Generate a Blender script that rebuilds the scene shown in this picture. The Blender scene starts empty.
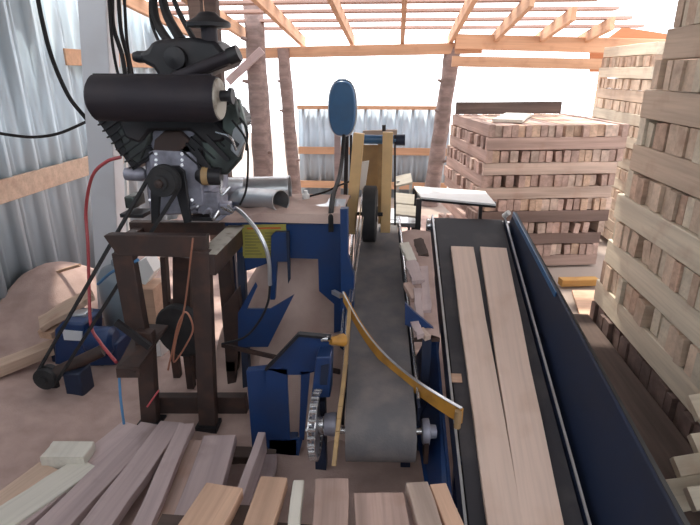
import bpy, math, random
from mathutils import Vector as V, Matrix
random.seed(7)
PI=math.pi
# ---------------------------------------------------------------- camera maths
F=526.;PIT=math.radians(20);YAW=math.radians(5.1);H=1.75
CAM=V((0,0,H))
fw=V((-math.sin(YAW)*math.cos(PIT),math.cos(YAW)*math.cos(PIT),-math.sin(PIT)))
rt=V((math.cos(YAW),math.sin(YAW),0)); up=rt.cross(fw)
def ray(x,y): return fw+rt*((x-350)/F)+up*((262.5-y)/F)
def A(x,y,Y): r=ray(x,y); return CAM+r*(Y/r.y)
def G(x,y,z=0): r=ray(x,y); return CAM+r*((z-H)/r.z)
def K(x,y,X): r=ray(x,y); return CAM+r*(X/r.x)
def onplane(x,y,p,n): r=ray(x,y); return CAM+r*((p-CAM).dot(n)/r.dot(n))
sc=bpy.context.scene; COL=sc.collection
# ---------------------------------------------------------------- materials
def newmat(name):
    m=bpy.data.materials.new(name); m.use_nodes=True
    nt=m.node_tree; b=nt.nodes['Principled BSDF']; return m,nt,b
def N(nt,t,**kw):
    n=nt.nodes.new(t)
    for k,v in kw.items(): setattr(n,k,v)
    return n
def mix(nt,fac,a,b,bt='MIX'):
    n=N(nt,'ShaderNodeMix',data_type='RGBA',blend_type=bt)
    for s,v in ((0,fac),(6,a),(7,b)):
        if isinstance(v,(int,float)): n.inputs[s].default_value=v
        elif isinstance(v,tuple): n.inputs[s].default_value=(*v,1)
        else: nt.links.new(v,n.inputs[s])
    return n.outputs[2]
def ramp(nt,src,a,b):
    n=N(nt,'ShaderNodeMapRange'); nt.links.new(src,n.inputs[0]); n.inputs[1].default_value=a; n.inputs[2].default_value=b
    return n.outputs[0]
def noise(nt,scale,vec=None,detail=4,stretch=None,coord='Object'):
    tc=N(nt,'ShaderNodeTexCoord'); mp=N(nt,'ShaderNodeMapping')
    nt.links.new(tc.outputs[coord],mp.inputs[0])
    if stretch: mp.inputs['Scale'].default_value=stretch
    oi=N(nt,'ShaderNodeObjectInfo'); ml=N(nt,'ShaderNodeMath',operation='MULTIPLY'); nt.links.new(oi.outputs['Random'],ml.inputs[0]); ml.inputs[1].default_value=37
    cb=N(nt,'ShaderNodeCombineXYZ')
    for i in range(3): nt.links.new(ml.outputs[0],cb.inputs[i])
    nt.links.new(cb.outputs[0],mp.inputs['Location'])
    n=N(nt,'ShaderNodeTexNoise'); n.inputs['Scale'].default_value=scale; n.inputs['Detail'].default_value=detail
    nt.links.new(mp.outputs[0],n.inputs[0]); return n.outputs[0],oi.outputs['Random']
def bump(nt,b,src,st=.3,dist=.004):
    n=N(nt,'ShaderNodeBump'); n.inputs['Strength'].default_value=st; n.inputs['Distance'].default_value=dist
    nt.links.new(src,n.inputs['Height']); nt.links.new(n.outputs[0],b.inputs['Normal'])
def wood(name,c,var=.18,dark=.55,tint=(.30,.14,.08),rough=.75):
    m,nt,b=newmat(name)
    n1,rnd=noise(nt,9,stretch=(.12,1.6,1.6)); n2,_=noise(nt,60,stretch=(.04,1,1)); n3,_=noise(nt,5)
    c2=tuple(x*dark for x in c)
    col=mix(nt,ramp(nt,n1,.35,.72),c,c2)
    g_=N(nt,'ShaderNodeMath',operation='MULTIPLY'); nt.links.new(ramp(nt,n2,.45,.8),g_.inputs[0]); g_.inputs[1].default_value=.45
    col=mix(nt,g_.outputs[0],col,tuple(x*.75 for x in c2))
    f=N(nt,'ShaderNodeMath',operation='MULTIPLY'); nt.links.new(ramp(nt,n3,.55,.8),f.inputs[0]); f.inputs[1].default_value=.5
    col=mix(nt,f.outputs[0],col,tint)
    hs=N(nt,'ShaderNodeHueSaturation'); nt.links.new(col,hs.inputs['Color'])
    mr=N(nt,'ShaderNodeMapRange'); nt.links.new(rnd,mr.inputs[0]); mr.inputs[3].default_value=1-var; mr.inputs[4].default_value=1+var
    nt.links.new(mr.outputs[0],hs.inputs['Value'])
    nt.links.new(hs.outputs[0],b.inputs['Base Color']); b.inputs['Roughness'].default_value=rough
    bump(nt,b,n2,.4,.002); return m
def metal(name,c,dirt=(.1,.07,.05),amt=.4,metallic=0.,rough=.45,scale=7,lo=.45,hi=.75,bs=.1):
    m,nt,b=newmat(name); n1,_=noise(nt,scale,detail=8)
    f=N(nt,'ShaderNodeMath',operation='MULTIPLY'); nt.links.new(ramp(nt,n1,lo,hi),f.inputs[0]); f.inputs[1].default_value=amt
    nt.links.new(mix(nt,f.outputs[0],c,dirt),b.inputs['Base Color'])
    b.inputs['Metallic'].default_value=metallic; b.inputs['Roughness'].default_value=rough
    n2,_=noise(nt,120); bump(nt,b,n2,bs,.002); return m
M={}
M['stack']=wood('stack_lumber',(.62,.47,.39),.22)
M['stackpink']=wood('stack_lumber_pinkish',(.56,.39,.33),.2)  # pinkish lumber tone, mixed at random among the boards
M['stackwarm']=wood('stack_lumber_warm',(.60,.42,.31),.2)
M['darkbrown']=wood('dark_brown_lumber',(.20,.135,.115),.2,.6,(.1,.06,.05))
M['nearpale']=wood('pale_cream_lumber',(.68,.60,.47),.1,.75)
M['near']=wood('near_stack_lumber',(.64,.50,.38),.16,.7)
M['board']=wood('fresh_board',(.70,.53,.44),.05,.9,(.50,.32,.22))
M['greyboard']=wood('weathered_board',(.55,.43,.42),.10,.78,(.2,.13,.11))
M['orangeboard']=wood('resin_board',(.62,.40,.28),.12,.7)
M['palegreen']=wood('pale_slab',(.68,.64,.56),.06,.88,(.5,.4,.32))
M['girt']=wood('girt_wood',(.62,.45,.34),.05,.75,(.3,.15,.1))
M['log']=wood('log_bark',(.33,.25,.23),.2,.5,(.16,.10,.09),.9)
M['rafter']=wood('rafter_wood',(.70,.42,.26),.1,.8)
M['purlin']=wood('purlin_wood',(.50,.33,.28),.1,.7)
M['darkwood']=wood('dark_old_wood',(.13,.09,.075),.2,.5,(.05,.03,.03),.9)
M['rawyellow']=wood('golden_board',(.60,.33,.10),.05,.75)
M['saw']=metal('sawdust',(.47,.34,.30),(.34,.235,.205),.8,0,.95,9,.35,.7,1.)
M['heap']=metal('light_sawdust',(.60,.45,.39),(.42,.28,.24),.7,0,.95,6,.35,.7,1.)
M['rust']=metal('rusty_steel',(.055,.036,.032),(.11,.055,.04),.7,.3,.6,12)
M['rustlight']=metal('worn_channel',(.46,.43,.37),(.16,.12,.09),.9,.1,.7,14,.5,.7)
M['blue']=metal('blue_paint',(.011,.040,.135),(.03,.035,.06),.5,0,.38,6,.45,.8)
M['darkblue']=metal('dark_blue_paint',(.010,.019,.048),(.022,.02,.022),.6,0,.55,4,.4,.8)
M['guardblue']=metal('pale_blue_paint',(.045,.13,.27),(.05,.08,.12),.4,0,.3)
M['black']=metal('black_paint',(.014,.014,.017),(.04,.03,.03),.5,.1,.5,10)
M['muffler']=metal('muffler_black',(.022,.018,.024),(.05,.035,.035),.4,.3,.6,8)
M['rubber']=metal('black_rubber',(.018,.018,.02),(.05,.045,.045),.5,0,.75,14)
M['belt']=metal('belt_grey',(.12,.115,.12),(.24,.20,.185),.6,0,.8,10,.4,.75,.6)
M['cbelt']=metal('conveyor_black',(.030,.028,.034),(.13,.11,.10),.35,0,.7,6,.5,.8,.2)
M['alu']=metal('cast_aluminium',(.36,.36,.43),(.09,.08,.09),.6,.4,.5,14,.4,.7)
M['galv']=metal('galvanised',(.58,.60,.62),(.4,.4,.42),.6,.8,.32,10)
M['steel']=metal('bright_steel',(.62,.62,.63),(.3,.28,.27),.4,.9,.25,12)
M['shroud']=metal('engine_shroud',(.13,.16,.145),(.04,.04,.04),.8,.5,.35,9,.35,.6)
M['yellow']=metal('orange_yellow_paint',(.50,.24,.04),(.14,.07,.03),.6,0,.5,14,.45,.75)
M['yellowup']=metal('upright_ochre_paint',(.72,.47,.22),(.45,.30,.17),.5,0,.5,9)
M['yellowdull']=metal('dull_yellow_paint',(.42,.27,.12),(.18,.12,.08),.6,0,.6,9,.4,.7)
M['white']=metal('white_paint',(.66,.67,.70),(.4,.33,.28),.25,0,.5,3,.5,.8)
M['whiteplain']=metal('pale_plate',(.80,.80,.78),(.5,.5,.5),.3,.1,.45,6)
M['jug']=metal('cloudy_plastic',(.22,.26,.30),(.14,.17,.2),.6,0,.35,6)
M['red']=metal('red_hose',(.42,.06,.07),(.3,.05,.05),.2,0,.45)
M['cable']=metal('black_cable',(.012,.011,.012),(.03,.025,.025),.2,0,.85)
M['bluerope']=metal('blue_strap',(.08,.22,.42),(.1,.15,.2),.2,0,.7)
M['copper']=metal('copper_wire',(.45,.20,.13),(.2,.1,.08),.3,.6,.4)
M['corr']=metal('corrugated_sheet',(.46,.56,.63),(.58,.57,.55),.3,.35,.4,1.5,.5,.85,0.)
M['fence']=metal('fence_sheet',(.44,.54,.63),(.5,.5,.5),.2,.3,.4,3,.45,.75,.02)
M['roofm']=metal('roof_sheet',(.5,.5,.5),(.3,.28,.27),.4,.4,.5,3)
M['label']=metal('yellow_notice',(.36,.32,.07),(.25,.22,.07),.4,0,.5,30)
M['print']=metal('notice_print',(.16,.14,.05),(.2,.18,.08),.3,0,.6)
M['redmark']=metal('red_print',(.5,.12,.03),(.5,.12,.03),.1,0,.6)
M['osb']=wood('roof_sheathing',(.50,.20,.09),.05,.8)
M['ground']=metal('yard_ground',(.36,.29,.25),(.26,.21,.18),.6,0,.95,.8)
# ---------------------------------------------------------------- mesh builder
class MB:
    def __init__(s): s.v=[];s.f=[];s.sm=[]
    def add(s,vs,fs,sm=False):
        o=len(s.v); s.v+= [V(p) for p in vs]; s.f+=[tuple(i+o for i in f) for f in fs]; s.sm+=[sm]*len(fs); return s
    def box(s,c,d,R=None):
        c=V(c);x,y,z=(k/2 for k in d)
        vs=[V((i*x,j*y,k*z)) for i in(-1,1) for j in(-1,1) for k in(-1,1)]
        if R is not None: vs=[R@p for p in vs]
        return s.add([c+p for p in vs],[(0,1,3,2),(4,6,7,5),(0,4,5,1),(2,3,7,6),(0,2,6,4),(1,5,7,3)])
    def bar(s,p0,p1,w,t,side=None):   # w along side, t perpendicular
        p0=V(p0);p1=V(p1);d=(p1-p0).normalized(); sd=V(side) if side is not None else V((1,0,0))
        sd=(sd-d*sd.dot(d)).normalized(); n=d.cross(sd)
        vs=[p+sd*(a*w/2)+n*(b*t/2) for p in(p0,p1) for a in(-1,1) for b in(-1,1)]
        return s.add(vs,[(0,1,3,2),(4,6,7,5),(0,4,5,1),(2,3,7,6),(0,2,6,4),(1,5,7,3)])
    def prism(s,pts,off):
        off=V(off);n=len(pts);pts=[V(p) for p in pts]
        nrm=V((0,0,0))
        for i in range(n): nrm+=pts[i].cross(pts[(i+1)%n])
        if nrm.dot(off)>0: pts=pts[::-1]
        vs=pts+[p+off for p in pts]
        return s.add(vs,[tuple(range(n)),tuple(reversed(range(n,2*n)))]+[(i,i+n,(i+1)%n+n,(i+1)%n) for i in range(n)])
    def tube(s,pts,r,n=10,closed=False,caps=True):
        pts=[V(p) for p in pts];m=len(pts);rs=r if isinstance(r,(list,tuple)) else [r]*m
        ref=None;vs=[]
        for i,p in enumerate(pts):
            a=pts[(i-1)%m] if (closed or i) else p; b=pts[(i+1)%m] if (closed or i<m-1) else p
            d=(b-a).normalized()
            if ref is None: ref=d.cross(V((.3,.5,.81)) if abs(d.z)<.9 else V((1,0,0))).normalized()
            ref=(ref-d*ref.dot(d)).normalized(); q=d.cross(ref)
            vs+=[p+(ref*math.cos(2*PI*k/n)+q*math.sin(2*PI*k/n))*rs[i] for k in range(n)]
        fs=[]
        for i in range(m if closed else m-1):
            j=(i+1)%m
            fs+=[(i*n+k,i*n+(k+1)%n,j*n+(k+1)%n,j*n+k) for k in range(n)]
        s.add(vs,fs,True)
        if caps and not closed:
            s.add(vs[:n],[tuple(reversed(range(n)))]); s.add(vs[-n:],[tuple(range(n))])
        return s
    def cyl(s,p0,p1,r0,r1=None,n=20): return s.tube([p0,p1],[r0,r0 if r1 is None else r1],n)
    def lathe(s,c,ax,prof,n=24):     # prof: (dist along axis, radius)
        c=V(c);ax=V(ax).normalized(); return s.tube2([c+ax*a for a,_ in prof],[r for _,r in prof],ax,n)
    def tube2(s,pts,rs,ax,n):
        ref=ax.cross(V((.3,.5,.81))).normalized();q=ax.cross(ref);vs=[]
        for p,r in zip(pts,rs): vs+=[p+(ref*math.cos(2*PI*k/n)+q*math.sin(2*PI*k/n))*max(r,1e-4) for k in range(n)]
        m=len(pts)
        s.add(vs,[(i*n+k,i*n+(k+1)%n,(i+1)*n+(k+1)%n,(i+1)*n+k) for i in range(m-1) for k in range(n)],True)
        s.add(vs[:n],[tuple(reversed(range(n)))]); s.add(vs[-n:],[tuple(range(n))]); return s
    def build(s,name,mat,parent=None,bev=0,origin=None,solid=0,sub=0):
        if origin is None:
            mn=[min(p[i] for p in s.v) for i in range(3)];mx=[max(p[i] for p in s.v) for i in range(3)]
            origin=V(((mn[0]+mx[0])/2,(mn[1]+mx[1])/2,mn[2]))
        me=bpy.data.meshes.new(name); me.from_pydata([p-origin for p in s.v],[],s.f)
        me.polygons.foreach_set('use_smooth',[True]*len(s.f)); me.set_sharp_from_angle(angle=math.radians(38)); me.update()
        me.materials.append(M[mat] if isinstance(mat,str) else mat)
        o=bpy.data.objects.new(name,me); COL.objects.link(o); o.location=origin
        if parent: attach(o,parent)
        if solid:
            md=o.modifiers.new('s','SOLIDIFY'); md.thickness=solid; md.offset=0
        if sub:
            md=o.modifiers.new('u','SUBSURF'); md.levels=md.render_levels=sub
        if bev:
            md=o.modifiers.new('b','BEVEL'); md.width=bev; md.segments=2; md.limit_method='ANGLE'; md.angle_limit=math.radians(40)
        return o
WP={}
def wpos(o):
    p=V((0,0,0))
    while o is not None: p+=o.location; o=o.parent
    return p
def attach(o,parent):
    o.location=o.location-wpos(parent); o.parent=parent
def tag(o,label,cat,group=None,kind=None):
    o['label']=label; o['category']=cat
    if group:o['group']=group
    if kind:o['kind']=kind
    return o
def thing(name,loc,label,cat,group=None):
    o=bpy.data.objects.new(name,None); COL.objects.link(o); o.location=V(loc); o.empty_display_size=.1
    return tag(o,label,cat,group)
def struct(o): o['kind']='structure'; return o
def curve(pts,n=8):                # catmull rom through points
    pts=[V(p) for p in pts];P=[pts[0]*2-pts[1]]+pts+[pts[-1]*2-pts[-2]];out=[]
    for i in range(1,len(P)-2):
        a,b,c,d=P[i-1:i+3]
        for k in range(n):
            t=k/n; out.append(.5*((2*b)+(c-a)*t+(2*a-5*b+4*c-d)*t*t+(3*b-a-3*c+d)*t**3))
    out.append(pts[-1]); return out
# boards: local X long, Y wide, Z thick
bcache={}
def board_mesh(L,w,t,mat,var,waney=0.):
    key=(round(L,2),round(w,3),round(t,3),mat,var,waney)
    if key in bcache: return bcache[key]
    rnd=random.Random(hash(key)&0xffff); n=6;vs=[];b=min(w,t)*.06
    for i in range(n+1):
        x=(i/n-.5)*L; dy=rnd.uniform(-1,1)*.0025; dz=rnd.uniform(-1,1)*.0012; ww=w*(1+rnd.uniform(-1,0)*waney)
        if i in(0,n): x+=rnd.uniform(-1,1)*.003
        y=ww/2;z=t/2
        for (py,pz) in ((-y+b,-z),(y-b,-z),(y,-z+b),(y,z-b),(y-b,z),(-y+b,z),(-y,z-b),(-y,-z+b)):
            vs.append((x,py+dy,pz+dz))
    fs=[(i*8+k,(i+1)*8+k,(i+1)*8+(k+1)%8,i*8+(k+1)%8) for i in range(n) for k in range(8)]
    fs+=[tuple(range(8)),tuple(reversed(range(n*8,n*8+8)))]
    me=bpy.data.meshes.new('board'); me.from_pydata(vs,[],[f[::-1] for f in fs]); me.update(); me.materials.append(M[mat])
    bcache[key]=me; return me
def board(name,p0,p1,w,t,mat,label,cat='board',group=None,upv=(0,0,1),waney=0.,parent=None):
    """p0,p1: centreline of the board's body"""
    p0=V(p0);p1=V(p1);d=p1-p0;L=d.length;x=d.normalized();u=V(upv);u=(u-x*u.dot(x)).normalized();y=u.cross(x)
    R=Matrix((x,y,u)).transposed()
    o=bpy.data.objects.new(name,board_mesh(L,w,t,mat,random.randint(0,3),waney)); COL.objects.link(o)
    o.rotation_euler=R.to_euler(); o.location=(p0+p1)/2
    if parent: attach(o,parent)
    elif label: tag(o,label,cat,group)
    return o
# ================================================================ SETTING
struct(MB().add([(-6,-2,-.012),(9,-2,-.012),(9,16,-.012),(-6,16,-.012)],[(0,1,2,3)]).build('floor','ground',solid=.02))
def corr(name,axis,const,a0,a1,z0,z1,mat,pitch,depth,th,side=1):
    prof=[];a=a0
    while a<a1-1e-6:
        for da,dd in((0,0),(.22,0),(.30,1),(.42,1),(.50,0),(.66,0),(.70,.25),(.76,.25),(.80,0)):
            if a+da*pitch<=a1: prof.append((a+da*pitch,dd*depth))
        a+=pitch
    m=MB();vs=[]
    for p,d in prof:
        q=const+d*side
        for z in(z0,z1): vs.append((q,p,z) if axis=='y' else (p,q,z))
    m.add(vs,[(2*i,2*i+1,2*i+3,2*i+2) for i in range(len(prof)-1)])
    return m.build(name,mat,solid=th)
struct(corr('wall_left','y',-2.80,-2,7.15,0,2.45,'corr',.30,.055,.003))
struct(corr('wall_rear','x',-2.0,-2.8,4.6,0,2.4,'corr',.30,.03,.003))  # unseen wall closing the shed behind the camera, added to dim the interior
g=MB().bar((-2.745,-2,.965),(-2.745,7.1,.955),.035,.16,(1,0,0)); struct(g.build('trim_1','girt',bev=.004))
g=MB().bar((-2.745,4.4,1.86),(-2.745,7.1,1.84),.035,.13,(1,0,0)); struct(g.build('trim_2','rafter',bev=.004))
# back fence
fx0,fx1=-1.42,.72
f=thing('corrugated_fence',(-.35,7.6,0),'low pale corrugated metal fence with wooden rails at the bright open back','fence')
fs_=corr('metal_sheet','x',7.62,fx0,fx1,0,1.26,'fence',.22,.035,.003,-1); attach(fs_,f)
for z,w in((.68,.10),(.19,.10),(1.275,.05)):
    MB().bar((fx0,7.57,z),(fx1,7.57,z),.035,w,(0,1,0)).build('rail','rafter',f)
for x in(-1.35,-.42,.62): MB().bar((x,7.68,0),(x,7.68,1.25),.08,.06).build('fence_post','rafter',f)
# log posts
def logpost(px0,px1,Y,r,ztop,label,mat='log',group='log posts'):
    b=V(px0); t=V(px1); pts=[];rs=[];rnd=random.Random(int(r*1e4+Y*10))
    for i in range(13):
        k=i/12; pts.append(b.lerp(t,k)+V((rnd.uniform(-1,1)*r*.07,rnd.uniform(-1,1)*r*.07,0))); rs.append(r*(1.05-.12*k+rnd.uniform(-.05,.05)))
    m=MB().tube(pts,rs,16)
    for k in(.3,.62,.8):
        p=b.lerp(t,k); a=rnd.uniform(-.6,.6)+ (0 if k==.3 else PI); m.cyl(p+V((math.cos(a)*r*.7,-r*.5,0)),p+V((math.cos(a)*r*1.35,-r*.7,.02)),r*.22,r*.15,8)
    o=m.build('log_post',mat); return tag(o,label,'post')
lp1=logpost((A(266,215,6.6).x,6.6,0),(A(253,0,6.6).x,6.6,2.62),6.6,.125,2.6,'thickest grey log post, behind the right side of the engine')
lp2=logpost((A(296,200,7.1).x,7.1,0),(A(283,48,7.1).x,7.1,2.02),7.1,.085,2.,'slimmer brown log post just left of the corrugated fence')
lp3=logpost((A(430,200,7.2).x,7.2,0),(A(453,50,7.2).x,7.2,2.03),7.2,.105,2.,'log post carrying the beam, just left of the middle lumber stack')
pa=A(190,60,5.2)
for i,(x,lab) in enumerate(((196,'dark brown timber stud left of the engine air intake cap'),(212,'dark brown timber stud right behind the engine air intake cap'))):
    q=A(x,10,5.0); tag(MB().bar((q.x,5.0,0),(q.x,5.0,2.5),.11,.1).build('timber_stud','darkwood',bev=.006),lab,'post')
# diagonal brace
board('diagonal_brace',A(228,82,6.45),A(262,50,6.45),.09,.04,'greyboard','grey board brace slanting up from the engine to the thick log post',upv=(0,1,0))
# steel post left
b0=A(109,330,3.25);t0=A(96,-25,3.25)
pp=thing('white_post',(b0.x,3.25,0),'white painted square post standing against the corrugated wall','post')
b0.z=0; MB().bar(A(111,330,3.3)+V((0,0,-.3)),t0,.17,.13).build('post_shaft','white',pp,bev=.006)
MB().bar(A(128,330,3.22)+V((0,0,-.3)),A(119,-25,3.22),.012,.03).build('corner_strip','whiteplain',pp)
# ---- roof
roof=MB()
def rz(y): return 2.02+(7.3-y)*.112
roof.add([(-2.85,-2.1,rz(-2.1)+.25),(4.6,-2.1,rz(-2.1)+.25),(4.6,4.2,rz(4.2)+.27),(-2.85,4.2,rz(4.2)+.27)],[(0,1,2,3)])
struct(roof.build('ceiling','roofm',solid=.01))  # shed roof, its unseen right part widened to darken the interior
# eave beam
beam=board('eave_beam',(-2.75,7.15,1.95),(1.0,7.15,2.02),.10,.13,'rafter','long pale beam across the top of the log posts at the bright opening',cat='beam')
beam2=board('eave_beam',(.66,7.08,2.09),(4.6,7.35,1.99),.10,.17,'rafter','orange lit beam running right from the log post above the middle stack',cat='beam')
beam3=board('ledger_board',(.62,6.9,1.86),(3.9,7.1,1.80),.05,.12,'rafter','lower pale board nailed under the orange beam above the middle stack',cat='board')
xs=[-2.5,-1.9,-1.28,-.62,.02,.62,1.15,1.7,2.25]
for i,x in enumerate(xs):
    dx=0
    y1=3.6 if x<.9 else (5.3 if x<1.4 else 5.9+ (x-1.7)*.9)
    board('rafter',(x,y1,rz(y1)+.11),(x,7.45,rz(7.45)+.10),.05,.13,'rafter','%s of the pale roof rafters running back to the open eave'%('first from left','second from left','third from left','fourth from left','fifth from left','sixth from left','seventh from left','eighth from left','rightmost')[i],cat='rafter',group='roof rafters')
ORD=['topmost','second from the top','third from the top','fourth from the top','fifth from the top','sixth from the top','lowest']
for i,y in enumerate((4.55,4.95,5.35,5.75,6.15,6.6,7.05)):
    x1=1.25 if i==0 else .9+i*.32
    board('purlin',(-2.7,y,rz(y)+.20),(x1,y,rz(y)+.20),.17,.03,'purlin','thin roof purlin board lying across the rafters, %s in view'%ORD[i],cat='purlin',group='roof purlins')
# orange sheathing at right (back building behind far stack)
c=[A(590,52,7.6),A(623,27,7.6),A(668,34,7.6),A(720,42,7.6),A(720,72,7.6),A(590,72,7.6)]
tag(MB().prism(c,(0,.03,0)).build('sheathing_panel','osb'),'orange lit gable sheathing panel behind the far right lumber stack','panel')
for x,l in((604,'slim post under the left edge of the orange gable panel'),(712,'slim post under the right end of the orange gable panel')):
    p=A(x,72,7.68); tag(MB().bar((p.x,7.7,0),(p.x,7.7,p.z+.1),.09,.09).build('timber_stud','rafter'),l,'post')
# ================================================================ SAWDUST
def hfield(name,x0,x1,y0,y1,st,fn,mat):
    nx=int((x1-x0)/st)+1;ny=int((y1-y0)/st)+1
    vs=[(x0+i*st,y0+j*st,fn(x0+i*st,y0+j*st)) for j in range(ny) for i in range(nx)]
    m=MB().add(vs,[(j*nx+i,j*nx+i+1,(j+1)*nx+i+1,(j+1)*nx+i) for j in range(ny-1) for i in range(nx-1)],True)
    return m.build(name,mat,origin=V((0,0,0)))
from mathutils import noise as mn
def gs(x,y,cx,cy,sx,sy): return math.exp(-((x-cx)/sx)**2-((y-cy)/sy)**2)
def fl(x,y):
    z=.012+.018*mn.noise(V((x*3,y*3,0)))+.008*mn.noise(V((x*14,y*14,3)))
    z+=.36*gs(x,y,-2.48,3.5,.40,.42)+.10*gs(x,y,-2.8,3.2,.25,.6)+.10*gs(x,y,-2.2,2.1,.5,.5)+.06*gs(x,y,-1.2,2.75,.4,.3)
    return z
tag(hfield('sawdust_floor_cover',-2.76,1.18,.5,6.6,.035,fl,'saw'),'pinkish sawdust covering the shed floor and banked against the corrugated wall','sawdust',kind='stuff')
def pile(x,y):
    h=.86*math.exp(-(((x+.62)/.42)**2*.9+((y-3.0)/.38)**2)**.9)
    h=max(h,.42*math.exp(-(((x+.35)/.26)**2+((y-2.55)/.28)**2)))
    return h-.03+.012*mn.noise(V((x*9,y*9,1)))+.005*mn.noise(V((x*40,y*40,1)))
tag(hfield('sawdust_pile',-1.05,-.1,2.1,3.6,.025,pile,'heap'),'steep heap of sawdust under the blue machine chute','sawdust',kind='stuff')
# ================================================================ LUMBER STACKS
ends='ends of the boards in the %s layer of the %s stack'
ordn=['lowest','second','third','fourth','fifth','sixth','seventh','eighth','ninth','tenth','eleventh','twelfth','thirteenth','fourteenth','fifteenth','sixteenth','seventeenth','eighteenth']
def stack(corner,ang,Wd,Dp,nl,h,t,first,which,mats,cfg,lean=V((0,0,0)),z0=.02,bow=0):
    u=V((math.cos(ang),math.sin(ang),0));v=V((-math.sin(ang),math.cos(ang),0)); C0=V((*corner,0))
    for L in range(nl):
        typ='D' if (L+first)%2==0 else 'W'
        z=z0+h*(L+.5); base=C0+lean*(nl-1-L)+u*random.uniform(-bow,bow)+v*random.uniform(-bow,bow)
        n,tmin,tmax,gap,lo,hi,matset=cfg(L,typ)
        span=Wd if typ=='D' else Dp; a=0.;k=0;items=[]
        while a<span-.004:
            tt=t if k==0 else random.uniform(tmin,tmax); roll=0.
            if k and random.random()<gap:
                g_=random.uniform(.02,.05); roll=random.choice((-1,1,0))*random.uniform(.05,.16); a+=g_+abs(roll)*h*.5
            elif k: a+=random.uniform(.001,.006)+ (n if n<.2 else 0)
            if a+tt>span-t*.6: tt=t; a=span-t; roll=0
            items.append((a+tt/2,tt,roll)); a+=tt+abs(roll)*h*.55; k+=1
        last=len(items)-1
        for k,(a,tt,roll) in enumerate(items):
            if not (lo<=a/span<=hi): continue
            e0=random.uniform(-.016,.016);e1=random.uniform(-.016,.016); hh=h*(random.uniform(.93,.985)-abs(roll)*.5)
            if k in(0,last): hh=h*.985
            hh=math.floor(hh/.002)*.002; tt=math.floor(tt/.005+.01)*.005
            zz=z-(h-hh)/2
            if typ=='D': p0=base+u*a+v*(e0); p1=base+u*a+v*(Dp+e1)
            else: p0=base+v*a+u*(e0); p1=base+v*a+u*(Wd+e1)
            p0=p0+V((0,0,zz));p1=p1+V((0,0,zz))
            face='left' if typ=='D' else 'front'
            lay=ordn[L]+' layer'+(' up' if L else '')
            if k==0: lab='outermost %s board of the %s in the %s lumber stack'%(face,lay,which);grp=None
            else: lab='board end showing in the %s of the %s lumber stack'%(lay,which);grp='%s lumber stack, %s'%(which,lay)
            d=(p1-p0).normalized(); side=V((0,0,1)).cross(d); side=(side+V((0,0,roll))).normalized()
            board('stacked_board',p0,p1,hh,tt,random.choice(matset or mats),lab,'board',grp,upv=side,waney=.05 if 0<k<last else .0)
# middle stack
mc=A(484,275,4.62)
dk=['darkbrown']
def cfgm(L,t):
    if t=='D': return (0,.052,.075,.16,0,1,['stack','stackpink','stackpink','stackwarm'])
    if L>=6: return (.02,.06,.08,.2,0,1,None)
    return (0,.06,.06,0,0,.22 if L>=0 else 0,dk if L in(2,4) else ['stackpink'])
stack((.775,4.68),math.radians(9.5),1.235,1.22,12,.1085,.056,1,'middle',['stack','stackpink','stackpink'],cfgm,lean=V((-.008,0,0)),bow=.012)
def cfgf(L,t):
    if t=='D': return (0,.08,.08,0,0,.10,['nearpale','near'])
    return (0,.055,.085,.12,0,1,['near','stackwarm']) if L>=15 else (0,.06,.09,.1,9,9,None)
stack((2.30,5.35),0.,1.15,1.34,18,.108,.06,1,'far right',['near','stack'],cfgf,lean=V((-.002,0,0)),z0=.06,bow=.012)
m=MB()
for L in range(0,15,2):
    a=.02
    while a<1.28:
        t_=random.uniform(.055,.085); e_=random.uniform(-.015,.015)
        m.box((2.30-.002*(17-L)+e_+.575,5.35+a+t_/2,.06+.108*(L+.5)-.003),(1.15,t_,.098)); a+=t_+random.uniform(.003,.02)
tag(m.build('stacked_boards','near'),'tightly packed board ends below the top layers of the far right lumber stack','boards',kind='stuff')
for k,y in enumerate((5.42,6.6)):
    tag(MB().box((2.86,y,.03),(1.1,.09,.055)).build('stack_bearer','darkwood'),'%s bearer block on the ground under the far right lumber stack'%('front','rear')[k],'bearer')
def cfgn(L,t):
    if t=='D': return (0,.08,.08,0,0,.25,dk if L<1 else (['nearpale'] if L<6 else ['near']))  # lower rails paler: the brighter light on them is put into the wood
    return (0,.06,.115,.16,.34,1,dk if L<1 else ['near','near','stackwarm','nearpale'])  # lowest layer dark brown, with some of its shade put into the colour
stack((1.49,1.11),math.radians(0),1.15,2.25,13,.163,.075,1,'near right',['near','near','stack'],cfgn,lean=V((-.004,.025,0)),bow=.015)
# protruding broken boards near bottom right
for i,(x,y,X,w,lab) in enumerate(((692,408,1.34,.11,'broken cream board end sticking out of the near right stack, uppermost of the loose ones'),
      (694,446,1.28,.10,'cream board end sticking out below the uppermost loose one at the right edge'),
      (676,468,1.18,.09,'short splintered board end, third down of the loose ones at the right edge'),
      (658,498,1.10,.14,'splintered pale board end nearest the conveyor guard at the bottom right'),
      (690,500,1.14,.09,'pale board end in the bottom right corner of the picture'))):
    p=K(x,y,X); board('loose_board',p,p+V((.62,.02,.16)),w,.055,'nearpale',lab,'board',upv=(0.25,-.75,1),waney=.15)
# top covers of middle stack
zt=.02+12*.1085
def M_(a,b,z=0):
    an=math.radians(9.5); return V((.775,4.68,0))+V((math.cos(an),math.sin(an),0))*a+V((-math.sin(an),math.cos(an),0))*b+V((0,0,zt+z))
board('dark_plank',M_(.0,1.10,.066),M_(1.12,1.10,.066),.12,.05,'darkwood','dark weathered plank on edge along the back of the middle lumber stack top','plank',upv=(0,-1,0))
board('pale_plank',M_(.22,.20,.014),M_(.62,.95,.014),.26,.024,'palegreen','pale flat plank lying slanted on top of the middle lumber stack','plank')
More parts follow.
